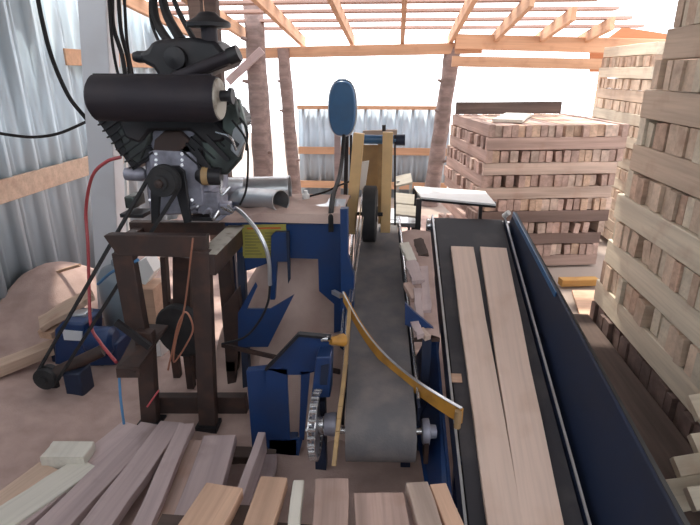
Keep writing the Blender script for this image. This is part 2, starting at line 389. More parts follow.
# floor pieces behind guard
p=G(577,282,.06); board('golden_strip',G(560,282,.05),G(597,281,.05),.08,.06,'rawyellow','golden yellow strip of wood on the floor at the foot of the middle stack','strip')
q=[G(572,290,.03),G(597,290,.03),G(612,330,.03),G(585,330,.03)]
tag(MB().prism(q,(0,0,-.02)).build('plywood_sheet','orangeboard'),'reddish brown plywood sheet lying on the floor beside the blue conveyor guard','sheet')
board('dark_gap_beam',(1.27,1.2,.05),(1.27,3.6,.05),.30,.08,'darkwood','dark beam on the floor, widened to darken the gap by the near right stack','beam')  # floor beam widened so its dark colour stands in for shade in the gap
# ================================================================ INCLINED CONVEYOR (right)
nL=V((.28,1.5,.23));nR=V((.72,1.54,.23));fL=V((.225,3.17,.9));fR=V((.665,3.19,.9))
nc=(nL+nR)/2;fc=(fL+fR)/2;D=(fc-nc).normalized();S=(nR-nL).normalized();S=(S-D*S.dot(D)).normalized();UP=S.cross(D);Wc=.44
tail=nc-D*.30
cv=thing('inclined_conveyor',(tail.x,tail.y,0),'inclined black belt conveyor with blue side guard carrying two fresh boards','conveyor')
def loop(c0,c1,r,w,side,upv,n=10):
    """belt loop cross path; c0,c1 top line ends"""
    d=(c1-c0).normalized();pts=[]
    for i in range(n+1): a=PI/2-PI*i/n; pts.append(c1-upv*r+d*(math.cos(a)*r)+upv*(math.sin(a)*r))
    for i in range(n+1): a=-PI/2-PI*i/n; pts.append(c0-upv*r+d*(math.cos(a)*r)+upv*(math.sin(a)*r))
    m=MB();k=len(pts);th=.006
    inner=[]
    cc=(c0+c1)/2-upv*r
    for i,p in enumerate(pts):
        a=pts[i-1];b=pts[(i+1)%k];t=(b-a).normalized();nn=side.cross(t) ; nn=nn if nn.dot(p-cc)<0 else -nn
        inner.append(p+nn*th)
    vs=[]
    for p,q in zip(pts,inner): vs+=[p-side*w/2,p+side*w/2,q+side*w/2,q-side*w/2]
    fs=[]
    for i in range(k):
        j=(i+1)%k
        for e in range(4): fs.append((i*4+e,i*4+(e+1)%4,j*4+(e+1)%4,j*4+e))
    m.add(vs,fs,True);return m
loop(tail,fc-D*.02,.05,Wc-.03,S,UP).build('conveyor_belt','cbelt',cv)
for s_,nm in((-1,'left'),(1,'right')):
    e=S*(s_*(Wc/2))
    MB().bar(tail+e-UP*.035,fc+e-UP*.035,.012,.10,S).build('side_rail','darkblue',cv,bev=.002)
    MB().bar(tail+e+UP*.017,fc+e+UP*.017,.010,.008,S).build('rail_edge','galv',cv)
for c_ in(tail,fc-D*.02): MB().cyl(c_-UP*.05-S*(Wc/2+.03),c_-UP*.05+S*(Wc/2+.03),.044).build('roller','steel',cv)
# left skirt
o_=-S*(Wc/2+.02)
def down(p,z): return V((p.x,p.y,z))
a=nc+D*-.2+o_-UP*.09;b=nc+D*1.0+o_-UP*.09
MB().prism([a,b,down(b,b.z-.30)+V((-.13,0,0)),down(a,.05)+V((-.05,0,0))],(-.012,0,0)).build('side_skirt','blue',cv)
# right guard
g0=fR+V((.025,0,-.04));g1=nR-D*.30+V((.025,0,-.05))
ta=K(514,212,.70);tb=K(655,478,.88);tc=tb+(tb-ta)*.25
MB().prism([g0,ta,tb,tc,g1],(.014,0,0)).build('side_guard','darkblue',cv,bev=.003)
MB().prism([ta+V((.014,0,0)),tc+V((.014,0,0)),tc+V((.10,0,-.10)),ta+V((.03,0,-.03))],(0,0,-.006)).build('guard_flange','rubber',cv)
MB().bar(ta+V((-.004,0,-.012)),ta.lerp(tc,.35)+V((-.004,0,-.012)),.006,.03,(1,0,0)).build('guard_edge_sheen','guardblue',cv)  # paler strip paints the highlight along the guard's far top edge
for k in(.15,.8):
    p=nc+D*(k*1.8)-UP*.09
    for s_ in(-1,1):
        q=p+S*(s_*(Wc/2-.03)); MB().bar(q,(q.x,q.y,0),.05,.05).build('support_leg','blue',cv,bev=.003)
MB().bar(fc-UP*.09-D*.05+S*.16,down(fc-D*.05+S*.16,0),.05,.05).build('support_leg','blue',cv); MB().bar(fc-UP*.09-D*.05-S*.16,down(fc-D*.05-S*.16,0),.05,.05).build('support_leg','blue',cv)
MB().cyl(K(504,216,.66),K(504,216,.66)+V((.02,-.03,.03)),.016).build('bearing_cap','whiteplain',cv)
# little reddish tag on belt left margin
def cb(px,py,off=.02): return onplane(px,py,nc+UP*off,UP)
def cboard(name,fl_,fr_,nl_,nr_,lab):
    off=.0225
    F0=(cb(*fl_,off)+cb(*fr_,off))/2;N0=(cb(*nl_,off)+cb(*nr_,off))/2
    w=((cb(*fl_,off)-cb(*fr_,off)).length+(cb(*nl_,off)-cb(*nr_,off)).length)/2
    N0=N0+(N0-F0).normalized()*.12
    return board(name,F0-UP*.0105,N0-UP*.0105,w,.021,'board',lab,'board',upv=UP)
cboard('fresh_board',(448,246),(476,247),(492,525),(519,525),'long fresh board lying on the black inclined conveyor, left one of the two')
cboard('fresh_board',(480,247),(506,248),(522,525),(564,525),'long fresh board with knots on the black inclined conveyor, right one of the two')
p=cb(456,378,.006); tag(MB().box(p,(.05,.045,.006),Matrix((S,D,UP)).transposed()).build('wood_chip','orangeboard'),'small reddish wood chip on the left margin of the black conveyor belt','chip')
# gooseneck table
gt=thing('head_table',down(A(450,205,3.35),0),'pale metal tray table bent over the head of the inclined conveyor','table')
z1=.985
c=[G(414,186,z1),G(485,191,z1),G(496,204,z1),G(421,197,z1)]
MB().prism(c,(0,0,-.012)).build('tray_top','whiteplain',gt)
MB().bar(G(421,198,z1-.02),G(496,205,z1-.02),.02,.035,(0,1,0)).build('front_edge','black',gt)
MB().bar(G(419,199,z1-.02),down(G(419,199,z1),.0),.035,.03).build('leg','black',gt)
p=G(482,192,z1-.02); MB().bar(p,down(p,0),.025,.025).build('leg','black',gt)
p=G(415,188,z1-.02); MB().bar(p,down(p,0),.03,.03).build('leg','black',gt)
# ================================================================ FLAT BELT CONVEYOR (centre)
bn=(G(345,410,.43)+G(416,410,.43))/2; bf=(A(357,232,2.9+.35)+A(394,232,2.9+.35))/2
bf=(G(359,238,.72)+G(394,238,.72))/2; bw=(G(345,410,.43)-G(416,410,.43)).length
BD=(bf-bn).normalized();BS=V((1,0,0));BS=(BS-BD*BS.dot(BD)).normalized();BU=BS.cross(BD)
bc=thing('belt_conveyor',down(bn,0),'worn grey belt conveyor running from the saw uprights toward the viewer','conveyor')
loop(bn,bf+BD*.25,.125,bw*.98,BS,BU,14).build('belt','belt',bc)
dr=bn-BU*.125
MB().cyl(dr-BS*(bw*.48),dr+BS*(bw*.48),.117,n=28).build('drum','black',bc)
MB().cyl(dr-BS*(bw*.5+.17),dr+BS*(bw*.5+.07),.016).build('drive_shaft','steel',bc)
for s_,r_ in((-1,0),(1,0)):
    e=BS*(s_*(bw/2+.014))
    MB().bar(bn+e-BU*.06+BD*.02,bf+e-BU*.06+BD*.25,.012,.11,BS).build('side_plate','darkblue' if s_>0 else 'black',bc)
    MB().cyl(bn+e+BU*.012+BD*.05,bf+e+BU*.02+BD*.3,.007,n=8).build('rail_rod','steel',bc)
e=-BS*(bw/2+.035); MB().cyl(bn+e+BU*.012+BD*.45,bf+e+BU*.02+BD*.3,.006,n=8).build('rail_rod','steel',bc)
# yellow strip left edge
ys=curve([A(350,305,2.32),A(345,370,1.98),A(339,420,1.78),A(334,466,1.66)],4)
m=MB()
for a,b in zip(ys[:-1],ys[1:]): m.bar(a,b,.016,.035,(1,0,0))
m.build('edge_guard','yellowdull',bc)
# right bearing
rb=dr+BS*(bw*.5+.05)
MB().lathe(rb-BS*.02,BS,[(0,.05),(.01,.055),(.03,.055),(.035,.03),(.06,.028),(.065,.0)]).build('bearing','alu',bc)
MB().box(rb+V((0,.0,-.06)),(.02,.10,.14)).build('bearing_plate','rust',bc,bev=.003)
# legs of belt conveyor
for k,sx in((.15,-1),(.15,1),(1.3,-1),(1.3,1)):
    p=bn+BD*k+BS*(sx*(bw/2-.02))-BU*.12; 
    if sx<0 and k<1: p=bn+BD*.35+BS*(sx*(bw/2-.01))-BU*.12
    MB().bar(p+V((0,0,.03)),down(p,0),.045,.045).build('support_leg','darkblue',bc)
# sprocket and chain
spc=K(311,420,-.27); spc=dr-BS*(bw*.5+.125)+V((0,0,.03)); 
sp=thing('chain_sprocket',spc,'greasy steel chain sprocket on the shaft left of the grey belt drum','sprocket')
def gear(c,ax,r,t,teeth,ri):
    ax=V(ax).normalized();a=V((0,0,1));b=ax.cross(a).normalized();a=b.cross(ax)
    m=MB();pts=[]
    for i in range(teeth*4):
        rr=r*(1 if i%4 in(1,2) else .93);th=2*PI*i/(teeth*4); pts.append(c-ax*t/2+(a*math.cos(th)+b*math.sin(th))*rr)
    m.prism(pts,ax*t); return m
gear(spc,BS,.135,.014,24,0).build('sprocket_disc','alu',sp)
MB().lathe(spc-BS*.03,BS,[(0,.035),(.06,.035)]).build('hub','steel',sp)
ch=MB()
for i in range(26):
    th=2*PI*i/26; p=spc+V((0,math.cos(th)*.14,math.sin(th)*.14)); ch.cyl(p-BS*.016,p+BS*.016,.010,n=8)
for i in range(26):
    th=2*PI*(i+.5)/26; t_=V((0,-math.sin(th),math.cos(th))); p=spc+V((0,math.cos(th)*.14,math.sin(th)*.14))
    for s_ in(-1,1): ch.bar(p-t_*.017+BS*(s_*.014),p+t_*.017+BS*(s_*.014),.003,.014,BS)
ch.build('chain','steel',sp)
MB().lathe(spc+BS*.035,BS,[(0,.045),(.03,.05),(.05,.05),(.06,.03)]).build('flange_bearing','alu',bc)
# curved yellow deflector
dp=[A(343,297,2.32),A(356,322,2.26),A(372,346,2.18),A(392,368,2.08),A(415,387,1.97),A(440,404,1.86),A(461,417,1.78)]
ds=curve(dp,4)
df=thing('curved_deflector',down(ds[0],0),'curved orange yellow steel bar sweeping across above the grey belt','deflector')
m=MB();vs=[];hs=[.026+.012*i/(len(ds)-1) for i in range(len(ds))]
for i,p in enumerate(ds):
    t_=(ds[min(i+1,len(ds)-1)]-ds[max(i-1,0)]);t_=V((t_.x,t_.y,0)).normalized();nn=V((-t_.y,t_.x,0))
    if nn.y<0: nn=-nn
    h_=hs[i]
    vs+=[p+V((0,0,h_*.9)),p-V((0,0,h_*.9)),p-V((0,0,h_*.9))+nn*.012,p+V((0,0,h_*.9))+nn*.012]
fs=[(i*4+e_,i*4+(e_+1)%4,(i+1)*4+(e_+1)%4,(i+1)*4+e_) for i in range(len(ds)-1) for e_ in range(4)]
fs+=[(0,1,2,3),tuple(reversed(range(len(vs)-4,len(vs))))]
m.add(vs,fs,False); m.build('deflector_bar','yellow',df)
m=MB()
for i in range(len(ds)-1): m.bar(ds[i]+V((0,.006,hs[i]*.9+.002)),ds[i+1]+V((0,.006,hs[i+1]*.9+.002)),.014,.004,(0,1,0))
m.build('top_edge','galv',df)
MB().cyl(ds[-1]+V((-.012,.0,.028)),ds[-1]+V((-.012,0,-.05)),.014,n=10).build('end_pin','yellowdull',df)
MB().bar(ds[0]+V((-.01,.01,0)),ds[0]+V((-.055,.06,0)),.02,.02).build('bracket','galv',df)
# ================================================================ BLUE MACHINE
YM=2.62
bm=thing('blue_edger_machine',(-.55,2.75,0),'royal blue steel sawmill machine body with yellow notice under the sawdust covered table','machine')
def P(pts,Y): return [A(x,y,Y) for x,y in pts]
m=MB().prism(P([(286,224),(342,224),(344,262),(344,330),(334,333),(334,304),(319,291),(318,259),(286,258)],YM),(0,.012,0))
m.prism(P([(238,222),(286,222),(286,259),(271,262),(250,270),(238,272)],YM),(0,.012,0))
m.build('front_panel','blue',bm)
m=MB().prism(P([(271,236),(275,232),(289,232),(289,262),(277,262),(275,300),(270,300)],YM-.04),(0,.03,0)); m.build('bracket_arm','blue',bm,bev=.003)
MB().prism(P([(286,232),(289,232),(290,280),(288,284)],YM-.05),(0,.02,0)).build('bracket_rod','darkblue',bm)
m=MB().prism(P([(238,313),(255,283),(257,287),(247,309),(270,309),(294,295),(268,347),(238,347)],YM-.18),(0,.014,0)); m.build('chute_plate','blue',bm)
MB().bar(down(A(240,300,YM-.15),0),A(240,224,YM+.05),.04,.04).build('frame_leg','darkblue',bm)
lb=MB().prism(P([(242,225),(286,224),(286,258),(243,258)],YM-.004),(0,.003,0)).build('notice_plate','label',bm)
m=MB();
for i,y in enumerate(range(233,257,3)):
    for xa,xb in((245,262),(265,283)):
        m.bar(A(xa,y,YM-.006),A(xb-(i*5%7),y,YM-.006),.002,.0045,(0,1,0))
m.build('print_lines','print',lb)
MB().bar(A(247,228.5,YM-.006),A(281,228,YM-.006),.002,.009,(0,1,0)).build('heading_line','redmark',lb)
# table top
zt2=1.0
tt=[G(214,222,zt2),G(346,222,zt2),G(346,200,zt2),G(226,200,zt2)]
MB().prism(tt,(0,0,-.02)).build('table_top','blue',bm)
for x in(228,335): p=G(x,203,zt2-.02); MB().bar(p,down(p,0),.04,.04).build('frame_leg','darkblue',bm)
# sawdust on table
x0,x1=tt[0].x+.03,tt[1].x; y0,y1=tt[0].y-.02,tt[2].y
def ts(x,y): 
    e=min(1,(x-x0)/.03,(x1-x)/.01+.4,(y-y0)/.02+.15,(y1-y)/.03)
    k=max(0,min(1,(x-x0-.08)/.14))
    return zt2+.003+max(0,e)*(.012+.04*k*(1-.35*(y-y0)/(y1-y0))+.02*max(0,mn.noise(V((x*6,y*6,5)))))
tag(hfield('table_sawdust',x0,x1,y0,y1,.018,ts,'heap'),'thick layer of pinkish sawdust on the blue machine table','sawdust',kind='stuff')
# blue vertical column
MB().prism(P([(340,209),(348,209),(348,256),(354,276),(354,306),(347,346),(341,346)],2.50),(0,.05,0)).build('column','blue',bm,bev=.003)
p=A(344,346,2.52); MB().bar(down(p,p.z+.05),down(p,0),.04,.04).build('column_foot','darkblue',bm)
# lower drive guard
YG=2.02
dg=thing('drive_guard_frame',down(A(285,460,YG),0),'royal blue hooded steel frame standing left of the chain sprocket','frame')
m=MB().prism(P([(266,369),(287,369),(290,440),(303,438),(297,463),(268,459)],YG),(0,.012,0))
m.prism(P([(266,369),(299,334),(331,336),(331,368),(301,375),(287,375)],YG),(0,.012,0))
m.prism(P([(301,372),(310,372),(304,440),(299,440)],YG),(0,.012,0)); m.build('hood_plate','blue',dg)
m=MB(); r_=P([(266,369),(299,334),(331,337)],YG-.01)
m.bar(r_[0],r_[1],.03,.012,(0,1,0)); m.bar(r_[1],r_[2],.03,.012,(0,1,0)); m.build('hood_flange','black',dg)
p0=A(246,371,YG+.02);p1=A(266,369,YG+.02);
MB().prism([p0,p1,down(p1,.03),down(p0,.03)],(0,.04,0)).build('side_channel','blue',dg,bev=.003)
p0=A(269,440,YG);p1=A(296,440,YG); MB().prism([V((p0.x,YG,.02)),V((p1.x,YG,.02)),V((p1.x,YG,p1.z)),V((p0.x,YG,p0.z))],(0,.06,0)).build('foot_plate','blue',dg)
MB().cyl(A(322,339,YG-.012),A(329,339,YG-.02),.014,n=12).build('bolt','steel',dg)
MB().cyl(A(330,341,YG+.0),A(343,340,YG+.05),.016,.03,n=12).build('orange_knob','yellow',dg)
q=A(323,398,1.93); mtr=thing('gear_motor',q,'small blue block gear motor between the hooded frame and the grey belt','motor')
m=MB().prism(P([(316,357),(331,357),(330,398),(311,398)],1.93),(0,.10,0)); m.build('housing','blue',mtr,bev=.006)
MB().prism(P([(321,366),(329,364),(327,385),(320,385)],1.926),(0,.008,0)).build('cover_recess','darkblue',mtr)
MB().bar(A(320,398,1.97),down(A(320,398,1.97),0),.05,.05).build('mount','darkblue',mtr)
# ================================================================ SAW UPRIGHTS behind belt
YU=3.35
up_=thing('saw_head_frame',down(A(372,225,YU),0),'tall orange yellow uprights with cross tube over the far end of the belt','frame')
def bar2(p,q,Y,w,t,nm,mat,Y2=None,foot=True):
    a=A(*p,Y);b=A(*q,Y2 or Y); 
    if foot: 
        d=(a-b).normalized(); a=a+d*((a.z-.78)/max(.2,-d.z))
    return MB().bar(a,b,w,t).build(nm,mat,up_,bev=.003)
bar2((351,225),(359,133),YU-.15,.065,.05,'upright','yellowup')
bar2((385.5,225),(388,132),YU-.1,.062,.05,'upright','yellowup')
bar2((381,185),(381,140),YU+.1,.04,.04,'rear_upright','yellowdull')
MB().cyl(A(358,139,YU),A(405,140,YU),.028,n=16).build('cross_tube','guardblue',up_)
MB().cyl(A(396,140,YU),A(405,140,YU),.034,n=16).build('tube_collar','darkblue',up_)
MB().bar(A(363,133,YU+.08),A(397,132,YU+.08),.04,.03,(0,1,0)).build('top_board','girt',up_)
MB().cyl(A(384,131,YU-.02),A(384,125,YU-.02),.012,n=10).build('adjusting_screw','black',up_)
a=P([(362,145),(379,145),(379,190),(360,190)],YU+.15); MB().prism(a,(0,.015,0)).build('back_plate','yellowdull',up_)
a=P([(362,162),(369,161),(365,190),(357.5,190)],YU-.02); MB().prism(a,(0,.02,0)).build('pale_lever','whiteplain',up_)
MB().bar(A(350.5,225,YU+.05),A(351,135,YU+.05),.015,.015).build('thin_rod','black',up_)
MB().bar(A(395,225,YU-.02),A(395,135,YU-.02),.012,.012).build('thin_rod','black',up_)
for x0_,x1_ in((367,352),(363,349)): MB().bar(A(x0_,189,3.3),A(x1_,302,2.42),.008,.008).build('guide_rail','steel',bc)
# drive wheel
wc=A(370,214,3.22); wh=thing('feed_wheel',wc,'dark rubber tyred feed wheel seen edge on between the orange uprights','wheel')
MB().lathe(wc-V((.042,0,0)),(1,0,0),[(0,.05),(0,.168),(.006,.178),(.078,.178),(.084,.168),(.084,.05)],32).build('tyre','rubber',wh)
MB().lathe(wc-V((.048,0,0)),(1,0,0),[(0,.02),(.0,.05),(.096,.05),(.096,.02)]).build('wheel_hub','black',wh)
MB().cyl(wc-V((.08,0,0)),wc+V((.08,0,0)),.012,n=10).build('axle','black',up_)
# blue oval guard
YO=4.0
og=thing('oval_belt_guard',down(A(342,137,YO),0),'rounded oblong blue guard standing on thin posts left of the orange uprights','guard')
out=[]
for i in range(40):
    th=2*PI*i/40; cx,cy=342,108.5; ex=13.5*math.copysign(abs(math.cos(th))**.72,math.cos(th)); ey=27.5*math.copysign(abs(math.sin(th))**.85,math.sin(th))
    out.append(A(cx+ex,cy+ey,YO))
MB().prism(out,(0,.09,0)).build('guard_shell','guardblue',og,bev=.012)
ring=[p+V((0,.045,0)) for p in out]; MB().tube([p+(p-A(342,108.5,YO)-V((0,.045,0)))*.03 for p in ring],.008,6,closed=True).build('rim','galv',og)
MB().prism(P([(337,82),(347,82),(346,79),(338,79)],YO+.02),(0,.05,0)).build('top_tab','guardblue',og)
for x0_,x1_,mt,w_ in((337.5,337,'greyboard',.045),(347,343,'black',.03)):
    a=A(x0_,134,YO+.06); b=A(x1_,200,YO+.06); MB().bar(a,down(b,0),w_,.04).build('guard_post',mt,og)
tag(MB().tube(curve([A(344,135,3.9),A(342,160,3.8),A(339,178,3.5),A(333,196,2.95),A(331,214,2.63),A(331,232,2.59)]),.014,8).build('power_cable','cable'),'thick dark cable hanging from the blue oval guard to the sawdust table','cable')
tag(MB().tube(curve([A(351,181,3.3),A(338,186,3.2),A(325,192,3.1),A(306,197,3.02)]),.006,6).build('thin_cable','cable'),'thin dark wire from the orange upright across the sawdust table','cable')
# clutter right of uprights : pale slats and small brackets
for i,(x,y,x2,y2,Y,l) in enumerate(((396,182,412,178,3.8,'upper'),(394,198,414,200,3.6,'middle'),(396,210,418,212,3.5,'lower'))):
    a=A(x,y,Y);b=A(x2,y2,Y)
    board('short_plank',a,b,.09,.02,'palegreen','%s of the short sunlit pale slats between the uprights and the tray table'%l,'slat',upv=(0,-.6,.8))
ck=thing('slat_rack',down(A(405,215,3.7),0),'low metal rack holding pale slats between the uprights and tray table','rack')
for x in(398,411): p=A(x,182,3.74); MB().bar(p+V((0,.05,.0)),down(p+V((0,.05,0)),0),.02,.02).build('rack_post','galv',ck)
MB().box(A(405,213,3.6)+V((0,.1,-.06)),(.22,.4,.03)).build('rack_shelf','galv',ck)
# ================================================================ SCRAP between belts
rs=random.Random(3)
sl=thing('scrap_ledge',(.12,2.7,0),'dusty blue ledge between the two conveyors covered in bark scraps','ledge')
lA=A(402,232,3.05);lB=A(430,232,3.05);lC=A(440,338,2.15);lD=A(414,338,2.15)
MB().prism([lA,lB,lC,lD],(0,0,-.02)).build('ledge_plate','rust',sl)
MB().bar((lA+lB)/2,down((lA+lB)/2,0),.04,.04).build('ledge_leg','darkblue',sl);MB().bar((lC+lD)/2,down((lC+lD)/2,0),.04,.04).build('ledge_leg','darkblue',sl)
MB().prism(P([(405,303),(414,312),(434,329),(428,333),(405,325)],2.2),(0,.02,0)).build('blue_gusset','blue',sl)
names=['long pinkish slab offcut lying along the ledge beside the inclined conveyor','round edged bark offcut nearest the far end of the ledge','knotty bark scrap on the ledge left of the conveyor','short brown offcut halfway down the ledge','narrow pale offcut leaning on the belt rail','small grey splinter on the ledge near the blue gusset','dark bark chunk at the top of the ledge','light chip at the near end of the ledge']
spots=[(424,268,427,312,.05,'greyboard'),(404,244,412,262,.06,'palegreen'),(411,262,418,282,.07,'greyboard'),(406,284,416,300,.05,'stackpink'),(417,290,420,322,.045,'greyboard'),(414,322,421,336,.04,'greyboard'),(418,240,424,256,.06,'darkwood'),(420,330,428,338,.035,'stack')]
nrm=(lB-lA).cross(lD-lA).normalized(); nrm=nrm if nrm.z>0 else -nrm
for i,(x,y,x2,y2,w,mt) in enumerate(spots):
    off=nrm*(.016+.008*(i%3)); a=onplane(x,y,lA+off,nrm);b=onplane(x2,y2,lA+off,nrm)
    board('wood_offcut',a,b,w,.026,mt,names[i],'offcut',upv=nrm+V((rs.uniform(-.2,.2),0,0)),waney=.3)
def heapf(x,y):
    return 0
# sawdust drift on ledge
m=MB();n1_,n2_=8,26;vs=[]
for j in range(n2_):
    for i in range(n1_):
        p=(lA.lerp(lD,j/(n2_-1))).lerp(lB.lerp(lC,j/(n2_-1)),i/(n1_-1)); vs.append(p+nrm*(.002+.02*math.sin(PI*i/(n1_-1))*(.6+mn.noise(p*12))))
m.add(vs,[(j*n1_+i,j*n1_+i+1,(j+1)*n1_+i+1,(j+1)*n1_+i) for j in range(n2_-1) for i in range(n1_-1)],True)
tag(m.build('ledge_sawdust','saw'),'sawdust drift along the ledge between the two conveyors','sawdust',kind='stuff')
# ================================================================ ENGINE STAND
YS=2.2
st=thing('engine_stand',down(A(165,420,YS),0),'welded rusty brown steel stand carrying the black engine','stand')
zs=1.03
fl0=A(105,236,YS);fr0=A(206,240,YS)
MB().prism(P([(103,236),(107,235),(206,236),(206,258),(118,256),(108,243)],YS),(0,.05,0)).build('front_beam','rust',st,bev=.004)
rbl=A(131,222,2.62);rbr=A(216,222,2.62)
MB().bar(rbl+V((0,0,-.03)),rbr+V((.05,0,-.03)),.05,.07,(0,1,0)).build('rear_beam','rust',st,bev=.004)
a=A(204,262,YS-.02)+V((.02,0,.045)); b=A(234,224,2.64)+V((.02,0,0))
MB().bar(a+V((0,0,-.06)),b+V((0,0,-.06)),.06,.10).build('side_channel','rust',st,bev=.003)
MB().bar(a+V((0,0,-.004)),b+V((0,0,-.004)),.085,.008).build('channel_top','rustlight',st)
a2=A(112,240,YS+.03);b2=A(134,226,2.62); MB().bar(a2+V((.03,0,-.03)),b2+V((.03,0,-.04)),.05,.07).build('side_channel','rust',st,bev=.003)
def leg(px,py,qx,qy,Y,w,nm='leg',d=.05):
    a=A(px,py,Y);b=A(qx,qy,Y); return MB().bar(a,b,w,d).build(nm,'rust',st,bev=.004)
leg(124,252,138,330,YS+.03,.10); 
leg(145,330,151,424,YS+.0,.085)
leg(201,250,209,430,YS,.088)
leg(164,256,168,315,2.6,.03); leg(183,256,183,330,2.6,.10)
for x,y in((168,300),(186,300)): p=A(x,y,2.6); MB().bar(p,down(p,0),.04,.04).build('leg','rust',st)
p=A(225,262,2.6); MB().bar(p+V((0,0,.1)),down(p,0),.07,.05).build('leg','rust',st)
p=A(152,420,YS);MB().box((p.x,YS,.02),(.12,.09,.04)).build('foot','black',st); p=A(209,428,YS);MB().box((p.x,YS,.02),(.11,.09,.04)).build('foot','black',st)
MB().bar(A(148,403,YS+.07),A(247,403,YS+.07),.05,.10,(0,1,0)).build('cross_beam','rust',st,bev=.003)
# bracket platform on left
m=MB().prism([A(116,368,2.02),A(135,372,2.02),A(168,325,2.32),A(140,323,2.36)],(0,0,-.012)); m.build('shelf_plate','rust',st)
MB().bar(A(117,372,2.02),A(140,372,2.04),.02,.05,(0,1,0)).build('shelf_lip','rust',st)
MB().bar(A(116,322,2.12),A(150,347,2.12),.02,.03,(0,1,0)).build('shelf_brace','black',st)
# ================================================================ ENGINE
YE=2.42
en=thing('engine',down(A(170,222,YE),zs),'black V twin petrol engine with big horizontal muffler on the rusty stand','engine')
c0=A(170,222,YE)
def E(x,y,dy=0): return A(x,y,YE+dy)
# muffler
ma=A(93,98,2.2);mb_=A(219,99,2.2)
ax=(mb_-ma);L_=ax.length
MB().lathe(ma,ax,[(0,.06),(.006,.078),(.02,.092),(.02,.094),(L_-.03,.094),(L_-.012,.088),(L_,.086)],32).build('muffler','muffler',en)
mu=MB().bar(ma+V((.02,0,.094)),mb_+V((-.02,0,.094)),.02,.006,(0,1,0)).build('muffler_seam','muffler',en)
MB().lathe(mb_,ax,[(0,.082),(.006,.08),(.01,.0)],28).build('muffler_end_cap','rustlight',en)
MB().lathe(mb_+V((0,0,.012)),ax,[(0,.022),(.045,.022),(.045,.032),(.06,.032),(.06,.02)]).build('exhaust_outlet','black',en)
# crankcase / front cover
cc=[(150,132),(160,124),(185,124),(196,132),(205,160),(210,190),(208,214),(150,216),(146,190),(144,160)]
MB().prism([E(x,y) for x,y in cc],(0,.30,0)).build('crankcase','alu',en,bev=.012)
MB().prism([E(x,y,-.025) for x,y in [(154,140),(164,131),(180,131),(190,140),(192,156),(186,168),(158,168),(152,156)]],(0,.03,0)).build('front_cover','rust',en,bev=.008)
MB().prism([E(x,y,-.03) for x,y in [(148,152),(154,150),(190,152),(196,158),(202,190),(204,205),(190,212),(182,196),(180,172),(150,172)]],(0,.035,0)).build('gear_cover','alu',en,bev=.006)
bo=MB()
for x,y in((156,154),(156,160),(156,165),(182,154),(182,160),(182,165),(192,200),(200,178),(197,206),(150,200)): bo.cyl(E(x,y,-.036),E(x,y,-.05),.0075,n=8)
bo.build('cover_bolts','steel',en)
# cylinder heads with fins
def head(x0,y0,x1,y1,w,nm):
    p=E(x0,y0,.06);q=E(x1,y1,.06);d=q-p;m=MB();L=d.length;d=d.normalized()
    m.bar(p,q,.17,w*.8,(0,1,0))
    for i in range(8):
        c=p+d*(L*(i+.5)/8); m.bar(c-d*.003,c+d*.003,.20,w*.86,(0,1,0))
    return m.build(nm,'black',en)
head(152,160,118,112,.17,'cylinder'); head(198,160,236,112,.17,'cylinder')
for (pts,nm) in (([(116,130),(128,112),(150,118),(150,140),(140,166),(128,160)],'cooling_shroud'),([(208,112),(238,98),(246,128),(240,160),(226,176),(206,170),(200,140)],'cooling_shroud')):
    MB().prism([E(x,y,-.03) for x,y in pts],(0,.05,0)).build(nm,'shroud',en,bev=.012)
MB().prism([E(x,y,-.045) for x,y in [(118,120),(124,112),(228,108),(238,122),(222,142),(204,144),(190,131),(150,131),(140,144),(124,138)]],(0,.26,0)).build('blower_housing','black',en,bev=.015)
MB().prism([E(x,y,-.05) for x,y in [(222,108),(236,100),(240,120),(232,138),(222,130)]],(0,.06,0)).build('rocker_cover','shroud',en,bev=.008)
for a_,b_,c_,d_ in((205,136,228,160),(214,126,238,146),(196,150,212,172)): MB().bar(E(a_,b_,-.055),E(c_,d_,-.055),.012,.022,(0,1,0)).build('cooling_fin','black',en)
MB().prism([E(x,y,-.045) for x,y in [(214,104),(234,96),(240,112),(226,128),(212,122)]],(0,.05,0)).build('governor_housing','black',en,bev=.01)
MB().prism([E(x,y,-.05) for x,y in [(232,128),(242,122),(246,140),(238,158),(230,150)]],(0,.02,0)).build('valve_cover','galv',en,bev=.006)
for x,y,x2,y2,c_ in((216,132,236,150,'steel'),(240,118,246,150,'black')): MB().tube(curve([E(x,y,-.08),E((x+x2)/2+4,(y+y2)/2-4,-.1),E(x2,y2,-.06)]),.006,6).build('pipe',c_,en)
# oil filter, starter
MB().lathe(E(196,176,-.05),(1,.05,0),[(0,.02),(.02,.036),(.03,.042),(.11,.042),(.12,.036)],20).build('oil_filter','black',en)
MB().lathe(E(203,176,-.05),(1,.05,0),[(0,.0425),(.03,.0432),(.03,.0425)],20).build('filter_band','yellowdull',en)
MB().lathe(E(126,174,.0),(1,0,0),[(0,.03),(.08,.034),(.10,.02)],16).build('starter_motor','alu',en)
for i in range(6):
    rs2=random.Random(i+20); x=rs2.uniform(186,232);y=rs2.uniform(182,216)
    MB().tube(curve([E(x,y,-.06),E(x+rs2.uniform(-9,9),y+rs2.uniform(-8,8),-.08),E(x+rs2.uniform(-14,14),y+rs2.uniform(-8,8),-.05)]),.007,6).build('linkage_rod','alu' if i%2 else 'steel',en)
MB().box(E(212,200,.05),(.12,.14,.11)).build('fuel_pump_body','alu',en,bev=.01)
MB().box(E(226,208,.0),(.05,.06,.06)).build('solenoid','alu',en,bev=.008)
MB().box(E(135,200,.08),(.05,.12,.06)).build('mount_bracket','shroud',en,bev=.006)
